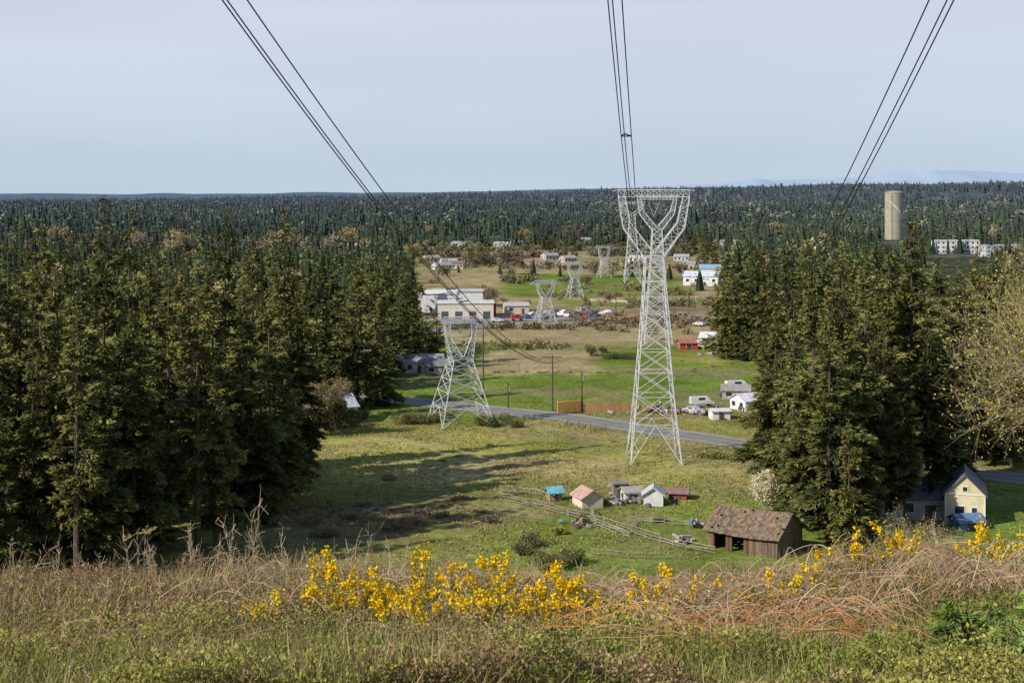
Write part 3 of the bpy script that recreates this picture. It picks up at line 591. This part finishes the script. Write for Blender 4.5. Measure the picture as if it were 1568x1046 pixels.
railfence("wooden_rail_fence",[(765,767),(800,774),(850,786),(905,800),(965,818),(1010,832),(1050,842),(1095,850)],1.25,2.2,FC,3)
railfence("wooden_rail_fence",[(765,755),(820,760),(850,770)],1.2,2.,FC,2)
railfence("wooden_rail_fence",[(870,792),(905,786),(912,806),(965,826)],1.1,1.4,(.42,.39,.35),3)
railfence("wooden_rail_fence",[(965,818),(975,800),(1060,808),(1090,806)],1.0,1.6,(.35,.33,.3),2)
railfence("wooden_rail_fence",[(1050,750),(1100,746)],1.1,1.6,(.33,.28,.2),3)
railfence("wooden_rail_fence",[(905,850),(960,856),(1040,858),(1090,852)],1.1,1.8,(.3,.27,.22),2,.05,.03)
railfence("roadside_post_fence",[(868,652),(905,658),(950,665)],1.1,3.,(.1,.08,.06),1,.09)
railfence("wire_fence",[(1000,705),(1080,712),(1180,722),(1210,724)],1.1,5,(.3,.26,.2),1,.05,.01)
railfence("wire_fence",[(760,556),(900,572),(1000,585),(1160,578)],1.2,5,(.42,.4,.34),1,.06,.012)
railfence("wire_fence",[(740,605),(850,600),(1000,596),(1180,604)],1.2,6,(.3,.26,.2),1,.06,.012)
railfence("wire_fence",[(640,520),(800,530),(1000,536),(1160,526)],1.3,6,(.34,.3,.24),1,.08,.012)
railfence("white_fence",[(905,462),(960,465),(1090,458)],1.2,4.5,(.7,.7,.66),2,.25,.12)
railfence("wooden_rail_fence",[(1240,710),(1330,722),(1420,735)],1.1,2.5,(.3,.26,.2),2)
def boardfence(name,b0,b1,dp,h,cols):
    a=np.array(site(b0,dp));b=np.array(site(b1,dp-3));n=int(np.linalg.norm(b-a)/.18);pp=[];r=np.random.default_rng(4)
    for i in range(n):
        p=a+(b-a)*(i+.5)/n;c=np.array(cols)*(.8+.35*r.random());pp.append(box(p[0],p[1],tz(*p)+h/2,.165,.03,h*(.98+.04*r.random()),c))
        if i%13==0: pp.append(box(p[0],p[1]+.07,tz(*p)+h/2+.1,.14,.1,h+.2,c*.7))
    V,Fc,C_=merge(pp);mk(name,V,Fc,MAT_A,C_)
boardfence("wooden_board_fence",853,890,633,2.3,(.8,.45,.13));boardfence("wooden_board_fence",892,975,633,1.9,(.5,.28,.13))
# ---------- vehicles
def car(name,b,dp,yaw,col,L_=4.5,Hh=1.45,van=False,s=1.):
    X,Y=site(b,dp);e=empty(name,X,Y,yaw,.12);e.scale=(s,s,s);W_=1.8
    if van: pr=[(-.5,.35),(-.5,.95),(-.47,1.),(-.42,1.),(-.40,1.),(.22,1.),(.34,.62),(.48,.52),(.5,.35)]
    else: pr=[(-.5,.3),(-.5,.6),(-.47,.66),(-.36,.68),(-.24,.97),(.08,1.),(.24,.68),(.45,.58),(.5,.3)]
    n=len(pr);V=[]
    for sy in(-1,1):
        for px_,pz in pr: V.append((px_*L_,sy*(W_/2-(.18 if pz>.75 else 0)),pz*Hh))
    me=bpy.data.meshes.new("body");fc=[[i,i+1,n+i+1,n+i] for i in range(n-1)]+[[n-1,0,n,2*n-1],list(range(n))[::-1],list(range(n,2*n))]
    me.from_pydata(V,[],fc);me.materials.append(paint(col,.3,.05,1.));ob=bpy.data.objects.new("body",me);bpy.context.collection.objects.link(ob);ob.parent=e
    zw=.82*Hh
    part("windows",[box(-.06*L_,-W_/2+.06,zw,.26*L_,.06,.22*Hh),box(-.06*L_,W_/2-.06,zw,.26*L_,.06,.22*Hh),box(.17*L_,0,zw,.06,W_*.7,.2*Hh)],GL,e)
    A=[];Bb=[]
    for sx in(-.31,.31):
        for sy in(-1,1):
            A.append([sx*L_,sy*(W_/2-.2),.32]);Bb.append([sx*L_,sy*(W_/2+.02),.32])
    V,Fc,_=tubes(A,Bb,.33,.33,12);V2,F2,_=tubes(Bb,np.array(Bb)+[0,.001,0],.33,.01,12);V,Fc,_=merge([(V,Fc,(0,0,0)),(V2,F2,(0,0,0))]);mk("wheels",V,Fc,paint((.02,.02,.02)),parent=e)
cc=[(.6,.6,.6),(.04,.05,.07),(.4,.05,.04),(.05,.1,.25),(.65,.65,.62),(.2,.2,.22),(.3,.28,.22),(.7,.7,.7)]
for i,(b,dp) in enumerate([(762,494),(775,498),(792,492),(806,488),(818,484),(828,489),(845,487),(858,485),(870,487),(884,484),(896,487),(910,485),(922,484),(850,480),(888,480),(866,481),(1070,500),(1082,498),(1096,505),(940,486),(838,482),(730,494),(902,479),(930,481)]):
    car("parked_car",b,dp,(i*1.7)%3.1,cc[i%8],van=i%4==2,Hh=1.5 if i%4!=2 else 2.2)
car("parked_car",1260,792,.4,(.05,.06,.07),s=.9);car("parked_car",1005,632,.5,(.25,.12,.08));car("parked_car",1060,634,2.2,(.5,.5,.5));car("parked_van",1075,624,.2,(.6,.6,.6),5.2,2.2,True);car("parked_car",620,568,.2,(.05,.05,.06));car("parked_car",660,568,.2,(.5,.5,.5));car("parked_car",527,560,.2,(.6,.6,.6));car("parked_car",1115,608,.2,(.08,.1,.2));car("parked_car",532,655,.8,(.5,.5,.52))
for b,dp in((1190,650),(1082,534),(1130,600)): car("travel_trailer",b,dp,.3,(.7,.7,.68),6,2.5,True)
def scrap(name,b,dp,rx,n,hmax,seed):
    X,Y=site(b,dp);r=np.random.default_rng(seed);pp=[];pal=[(.45,.44,.42),(.3,.28,.25),(.2,.12,.08),(.45,.4,.33),(.1,.1,.1),(.3,.1,.07),(.15,.22,.3),(.4,.36,.3)]
    for i in range(n):
        V=box(0,0,0,.3+1.2*r.random(),.2+.6*r.random(),.1+.7*r.random()*hmax)[0];a,b_=r.random()*3,r.normal(0,.35)
        V=rotz(V,a);V=np.c_[V[:,0]*math.cos(b_)-V[:,2]*math.sin(b_),V[:,1],V[:,0]*math.sin(b_)+V[:,2]*math.cos(b_)]
        pp.append((V+[r.normal(0,rx),r.normal(0,1.),abs(r.normal(0,.4))*hmax+.15],BF,np.array(pal[r.integers(0,8)])*(.7+.5*r.random())))
    V,Fc,C_=merge(pp);mk(name,V,Fc,MAT_A,C_,loc=(X,Y,tz(X,Y)))
scrap("scrap_pile",1045,632,4.2,90,1.4,1);scrap("scrap_pile",975,772,2.6,45,1.,2);scrap("scrap_pile",885,805,1.,14,.6,3);scrap("scrap_pile",1066,806,.9,10,.8,4);scrap("scrap_pile",1085,636,2.,30,1.2,5)
scrap("scrap_pile",1250,800,2.5,26,.8,6);scrap("scrap_pile",1110,545,3.5,26,1.2,7);scrap("scrap_pile",955,757,1.2,26,1.5,8);scrap("scrap_pile",820,480,5,30,1.6,9);scrap("scrap_pile",1050,828,1.,9,.5,10)

# ---------- distant mountains
n=400;uu=np.linspace(-.75,.95,n);D0=32000.;Xm=uu*D0
rid=np.zeros(n)
for k_,(s_,a_) in enumerate(((4200,1.),(1800,.8),(800,.6),(350,.4))): rid+=a_*vn(Xm,Xm*0,s_,40+k_)
rid/=2.8;env=40+ (290*sm(.03,.2,uu)+160*sm(.22,.36,uu))
zr=45+env*(.5+1.25*rid)-60*(uu<.05)
V=[];rowsn=8
for k_ in range(rowsn):
    t=k_/(rowsn-1);V.append(np.c_[Xm,np.full(n,D0+3000*t)+600*(vn(Xm,Xm*0+k_*900,1500,50)-.5),zr*t**.8-150*(1-t)])
V=np.concatenate(V);ii=np.arange(n-1);Fq=np.concatenate([np.stack([k_*n+ii,k_*n+ii+1,(k_+1)*n+ii+1,(k_+1)*n+ii],1) for k_ in range(rowsn-1)])
mk("mountains",V,Fq,paint((.34,.43,.55),1.,.05,.0008),smooth=True)  # pale blue base colour carries the aerial haze

# ---------- foreground scrub on the hilltop
r=np.random.default_rng(21)
def samp(n,d0=9.,d1=33.,p=1.15,um=.46):
    d=d0+(d1-d0)*r.random(n)**p;u=(r.random(n)*2-1)*um;return u*d,d
parts=[]
n=270000;X,Y=samp(n,10.5,27,1.35);ph=vn(X,Y,1.2,60)*.6+vn(X,Y,.4,61)*.4;hh=.07+.62*ph**1.8
hgt=hh*r.random(n)**.5;P=np.c_[X,Y,terr(X,Y)+hgt];D=nrm(r.normal(0,1,(n,3))+[0,0,.7]);S=nrm(np.cross(D,r.normal(0,1,(n,3))))
tone=vn(X,Y,2.6,62)*.5+vn(X,Y,.5,63)*.5
g1=np.array([.19,.215,.045]);g2=np.array([.36,.335,.09]);b1=np.array([.33,.225,.12])
tn=np.clip((tone-.28)*2,0,1)[:,None];col=g1*(1-tn)+g2*tn
bm=(.08+.7*sm(.5,.7,vn(X,Y,1.9,64)*.6+vn(X,Y,.45,65)*.4)+.45*sm(16.5,19.5,Y)>r.random(n))[:,None];col=np.where(bm,b1,col)
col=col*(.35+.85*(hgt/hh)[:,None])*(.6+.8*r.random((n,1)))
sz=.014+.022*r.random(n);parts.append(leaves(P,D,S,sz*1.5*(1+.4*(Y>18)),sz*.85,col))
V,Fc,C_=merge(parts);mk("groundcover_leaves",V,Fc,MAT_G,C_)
n=52000;X,Y=samp(n,10.5,27,1.1);A=np.c_[X,Y,terr(X,Y)-.02];dry=(r.random(n)<.14+.55*sm(15.5,18.,Y)+.25*sm(.5,.7,vn(X,Y,1.6,66)))
Lg=(.12+.3*r.random(n))*(.8+.9*vn(X,Y,1.8,67))*np.where(dry,1.+.3*(Y>16.5),.85);D=nrm(np.c_[r.normal(0,.5,(n,2))+[.05,0],np.ones(n)]);S=nrm(np.cross(D,r.normal(0,1,(n,3))))
col=np.where(dry[:,None],np.array([.48,.36,.19])*(.45+.85*r.random((n,1))),np.array([.24,.265,.07])*(.6+.8*r.random((n,1))))
V,Fc,C_=leaves(A,D,S,Lg,.006+.007*r.random(n),col);mk("grass",V,Fc,MAT_G,C_)
def stalk(seed,H,nb,lean=.2):
    q=np.random.default_rng(seed);A=[];B=[];R_=[]
    p=np.zeros(3);d=nrm(np.array([q.normal(0,lean),q.normal(0,lean),1.]));k=6;pts=[p]
    for i in range(k):
        d=nrm(d+q.normal(0,.1,3));n_=pts[-1]+d*H/k;A.append(pts[-1]);B.append(n_);R_.append(.007*(1-i/k*.6));pts.append(n_)
        if i>0:
            for _ in range(nb):
                e=nrm(d+q.normal(0,.6,3));m_=n_+e*H*.22*q.random();A.append(n_);B.append(m_);R_.append(.0035)
                e2=nrm(e+q.normal(0,.5,3));A.append(m_);B.append(m_+e2*H*.12*q.random());R_.append(.003)
    return np.array(A),np.array(B),np.array(R_)
st=[stalk(i,1.,3+i%3) for i in range(14)]
AA=[];BB=[];RR=[];CC=[]
def addst(X,Y,H,col):
    a,b,q=st[r.integers(0,14)];th=r.random()*6.28;a=rotz(a*H,th);b=rotz(b*H,th);o=np.array([X,Y,tz(X,Y)-.03]);AA.append(a+o);BB.append(b+o);RR.append(q);CC.append(np.tile(np.array(col)*(.6+.7*r.random()),(len(a),1)))
Xs,Ys=samp(2500,12,25.5,.9)
for X,Y in zip(Xs,Ys):
    f=vn(X,Y,2.,70)
    b=CX+F*X/Y
    if Y<16.5 and (f<.5 or r.random()<.45): continue
    H=(.24+.42*r.random())*(1.0 if Y>17 else .7)*(1-.15*(b>1250))
    addst(X,Y,H,[(.44,.33,.19),(.33,.23,.14),(.54,.43,.27),(.36,.23,.14)][r.integers(0,4)])
for b in np.concatenate([np.linspace(-20,620,44),[375,380,388,235,240,210,1300,1340,1400,1450,1500,1540]]):
    d=20+2.5*r.random();X,Y=brg(b+r.normal(0,12),d);addst(X,Y,.65+.4*r.random(),(.5,.40,.26))
X,Y=brg(382,20.5);addst(X,Y,1.35,(.46,.38,.25));X,Y=brg(388,20.3);addst(X,Y,1.1,(.46,.38,.25))
V,Fc,C_=tubes(np.concatenate(AA),np.concatenate(BB),np.concatenate(RR),np.concatenate(RR)*.6,3,np.concatenate(CC));mk("dead_stalks",V,Fc,MAT_S,C_)
def canes(name,n,b0,b1,d0,d1,cols,Lc,hc,rad,seed):
    q=np.random.default_rng(seed);pp=[]
    for i in range(n):
        bq=b0+(b1-b0)*q.random();dq=d0+(d1-d0)*q.random()
        if bq>1385 and dq<16.2: continue
        X,Y=brg(bq,dq);a=q.normal(0,.6)+(math.pi if q.random()<.5 else 0);L_=Lc*(.4+.9*q.random());t=np.linspace(0,1,12)
        x_=X+math.cos(a)*L_*(t-.5);y_=Y+math.sin(a)*L_*(t-.5)*.8+.1*np.sin(t*5+i);z_=terr(x_,y_)+.2+hc*(.3+1.3*q.random())*np.sin(np.pi*(t*.9+.08))+.03*np.sin(t*9+i)
        pp.append(poly(np.c_[x_,y_,z_],rad*(.7+.6*q.random()),4,np.array(cols[q.integers(0,len(cols))])*(.7+.6*q.random()),rad*.4))
    V,Fc,C_=merge(pp);mk(name,V,Fc,MAT_S,C_)
canes("bramble_canes",85,830,1380,13.2,17,[(.55,.22,.07),(.55,.28,.10),(.4,.15,.06),(.48,.31,.15)],1.3,.25,.0055,1)
canes("bramble_canes",420,950,1640,15.,21,[(.5,.37,.25),(.36,.25,.17),(.58,.45,.3),(.38,.2,.13)],1.1,.36,.0055,2)
canes("bramble_canes",240,300,1000,17.,21.5,[(.48,.36,.23),(.36,.26,.16),(.52,.42,.27)],.9,.3,.005,3)
canes("bramble_canes",80,-100,1600,12.5,16,[(.42,.31,.19),(.4,.24,.13)],.9,.18,.004,4)
def broom(b,d,ns,H,spread,seed):
    q=np.random.default_rng(seed);X,Y=brg(b,d);parts=[]
    for i in range(ns):
        t=np.linspace(0,1,7)[:,None];e=np.array([q.normal(0,spread),q.normal(0,spread*.7),H*(.5+.55*q.random())]);bow=q.normal(0,.06,3)
        P=np.array([q.normal(0,.05),q.normal(0,.05),0])+e*t+bow*np.sin(np.pi*t);parts.append(poly(P,.005,3,(.14,.17,.05),.002))
        m_=70;k=q.random(m_);pc=P[0]+(e)*k[:,None]+q.normal(0,.03,(m_,3));D=nrm(q.normal(0,1,(m_,3))+[0,0,.8]);parts.append(leaves(pc,D,nrm(np.cross(D,q.normal(0,1,(m_,3)))),.04,.012,np.array([.2,.23,.06])*(.6+.8*q.random((m_,1)))))
        if q.random()<.88:
            for _c in range(1+q.integers(0,4)):
                m_=int(9+18*q.random());k0=1-.5*q.random()**1.4;k=np.clip(k0+q.normal(0,.045,m_),0,1.03);pc=P[0]+e*k[:,None]+bow*np.sin(np.pi*k)[:,None]+q.normal(0,.024,(m_,3));D=nrm(q.normal(0,1,(m_,3)));yc=np.array([.92,.63,.012])*(.75+.4*q.random((m_,1)))
                parts.append(leaves(pc,D,nrm(np.cross(D,q.normal(0,1,(m_,3)))),.042,.038,yc))
    V,Fc,C_=merge(parts);mk("scotch_broom_shrub",V,Fc,MAT_G,C_,loc=(X,Y,tz(X,Y)-.02))
i=0
for b,d,ns,H,sp in [(415,17.2,7,.58,.18),(470,17.5,8,.62,.2),(498,18.6,12,.95,.13),(515,18,13,.78,.2),(540,17.6,12,.7,.2),(580,17.4,13,.68,.22),(600,17,10,.56,.22),(462,15,2,.4,.1),(648,19,10,1.1,.10),(655,18.4,8,.8,.12),(705,17.8,11,.85,.15),(735,17.5,14,.72,.24),(755,18.8,9,.98,.10),(770,17.3,15,.68,.25),(800,17.2,13,.62,.24),(840,17.6,12,.78,.18),(865,17.2,10,.62,.2),(915,17.8,8,.62,.2),(990,18.4,13,.82,.2),(1012,18,9,.75,.2),(1060,18.3,8,.75,.2),(1195,18.2,11,.7,.2),(1228,18.4,8,.7,.2),(1270,19,5,.75,.15),(1312,19.5,11,.86,.14),(1385,19.8,13,.86,.2),(1350,19.6,5,.7,.15),(1490,20,12,.95,.2),(1530,20,10,.85,.2),(650,16.5,7,.48,.2),(1150,18.3,5,.62,.2),(930,18.4,5,.72,.2),(690,16.6,6,.5,.25),(620,17.8,6,.62,.2),(820,16.6,7,.5,.22),(745,16.7,8,.5,.2),(555,18.2,8,.8,.15),(880,18.2,7,.72,.15)]:
    i+=1;broom(b,d,ns,H,sp,900+i)
for j,(b,d,H,k_) in enumerate([(1462,13.6,.74,1.),(1550,13.2,.6,1.7),(1335,13.2,.42,1.8),(1600,14.6,.8,1.6),(1405,13.0,.34,1.8),(1515,14.6,.6,1.5)]):
    X,Y=brg(b,d);V,Fc,C_=conifer(700+j,H,H*.72,46,3600,H*.15,bare=0.,ex=.9,wf=.8);put("fir_seedling",(V,Fc,(C_*np.array([1.1,1.3,1.0])+np.array([.03,.05,.012]))*k_),X,Y,MAT_G)

# ---------- light, sky, camera
el=math.radians(35);az=math.radians(238)
sd=Vector((math.sin(az)*math.cos(el),math.cos(az)*math.cos(el),math.sin(el)))
sl=bpy.data.lights.new("sun",'SUN');sl.energy=5.0;sl.angle=math.radians(.53);sl.color=(1,.935,.81)
so=bpy.data.objects.new("sun",sl);bpy.context.collection.objects.link(so);so.rotation_euler=(-sd).to_track_quat('-Z','Y').to_euler();so.location=sd*200
w=bpy.data.worlds.new("World");bpy.context.scene.world=w;w.use_nodes=True;nt=w.node_tree;N=nt.nodes;L=nt.links
bg=N['Background'];sk=N.new('ShaderNodeTexSky');sk.sky_type='NISHITA';sk.sun_disc=False;sk.sun_elevation=el;sk.sun_rotation=az;sk.altitude=100;sk.air_density=1.;sk.dust_density=1.;sk.ozone_density=2.5
tc=N.new('ShaderNodeTexCoord');sp=N.new('ShaderNodeSeparateXYZ');L.new(tc.outputs['Generated'],sp.inputs[0])
cr=N.new('ShaderNodeValToRGB');L.new(sp.outputs['Z'],cr.inputs[0]);E=cr.color_ramp.elements
E[0].position=0;E[0].color=(.55,.67,.82,1);E[1].position=1;E[1].color=(.11,.19,.40,1)
for p_,c_ in((.03,(.56,.665,.81,1)),(.13,(.66,.70,.84,1)),(.33,(.25,.33,.54,1))):
    q=E.new(p_);q.color=c_
mp=N.new('ShaderNodeMapping');mp.inputs['Scale'].default_value=(1.2,1.2,7);no=N.new('ShaderNodeTexNoise');no.inputs['Scale'].default_value=1.6;no.inputs['Detail'].default_value=4
L.new(tc.outputs['Generated'],mp.inputs[0]);L.new(mp.outputs[0],no.inputs['Vector'])
mr=N.new('ShaderNodeMapRange');mr.inputs[1].default_value=.3;mr.inputs[2].default_value=.7;mr.inputs[3].default_value=9.4;mr.inputs[4].default_value=10.7;L.new(no.outputs['Fac'],mr.inputs[0])
vs=N.new('ShaderNodeVectorMath');vs.operation='SCALE';L.new(cr.outputs[0],vs.inputs[0]);L.new(mr.outputs[0],vs.inputs['Scale'])
mx=N.new('ShaderNodeMix');mx.data_type='RGBA';mx.inputs[0].default_value=.88;L.new(sk.outputs[0],mx.inputs[6]);L.new(vs.outputs[0],mx.inputs[7]);L.new(mx.outputs[2],bg.inputs[0]);bg.inputs[1].default_value=.1
cam=bpy.data.cameras.new("camera");co=bpy.data.objects.new("camera",cam);bpy.context.collection.objects.link(co)
co.location=(0,0,EYE);co.rotation_euler=(math.radians(90),0,0);cam.lens=50;cam.sensor_width=36;cam.shift_y=-(523-HZ)/1568.;cam.clip_start=.1;cam.clip_end=80000
sc=bpy.context.scene;sc.camera=co
sc.view_settings.view_transform='Standard';sc.view_settings.look='None';sc.view_settings.exposure=0
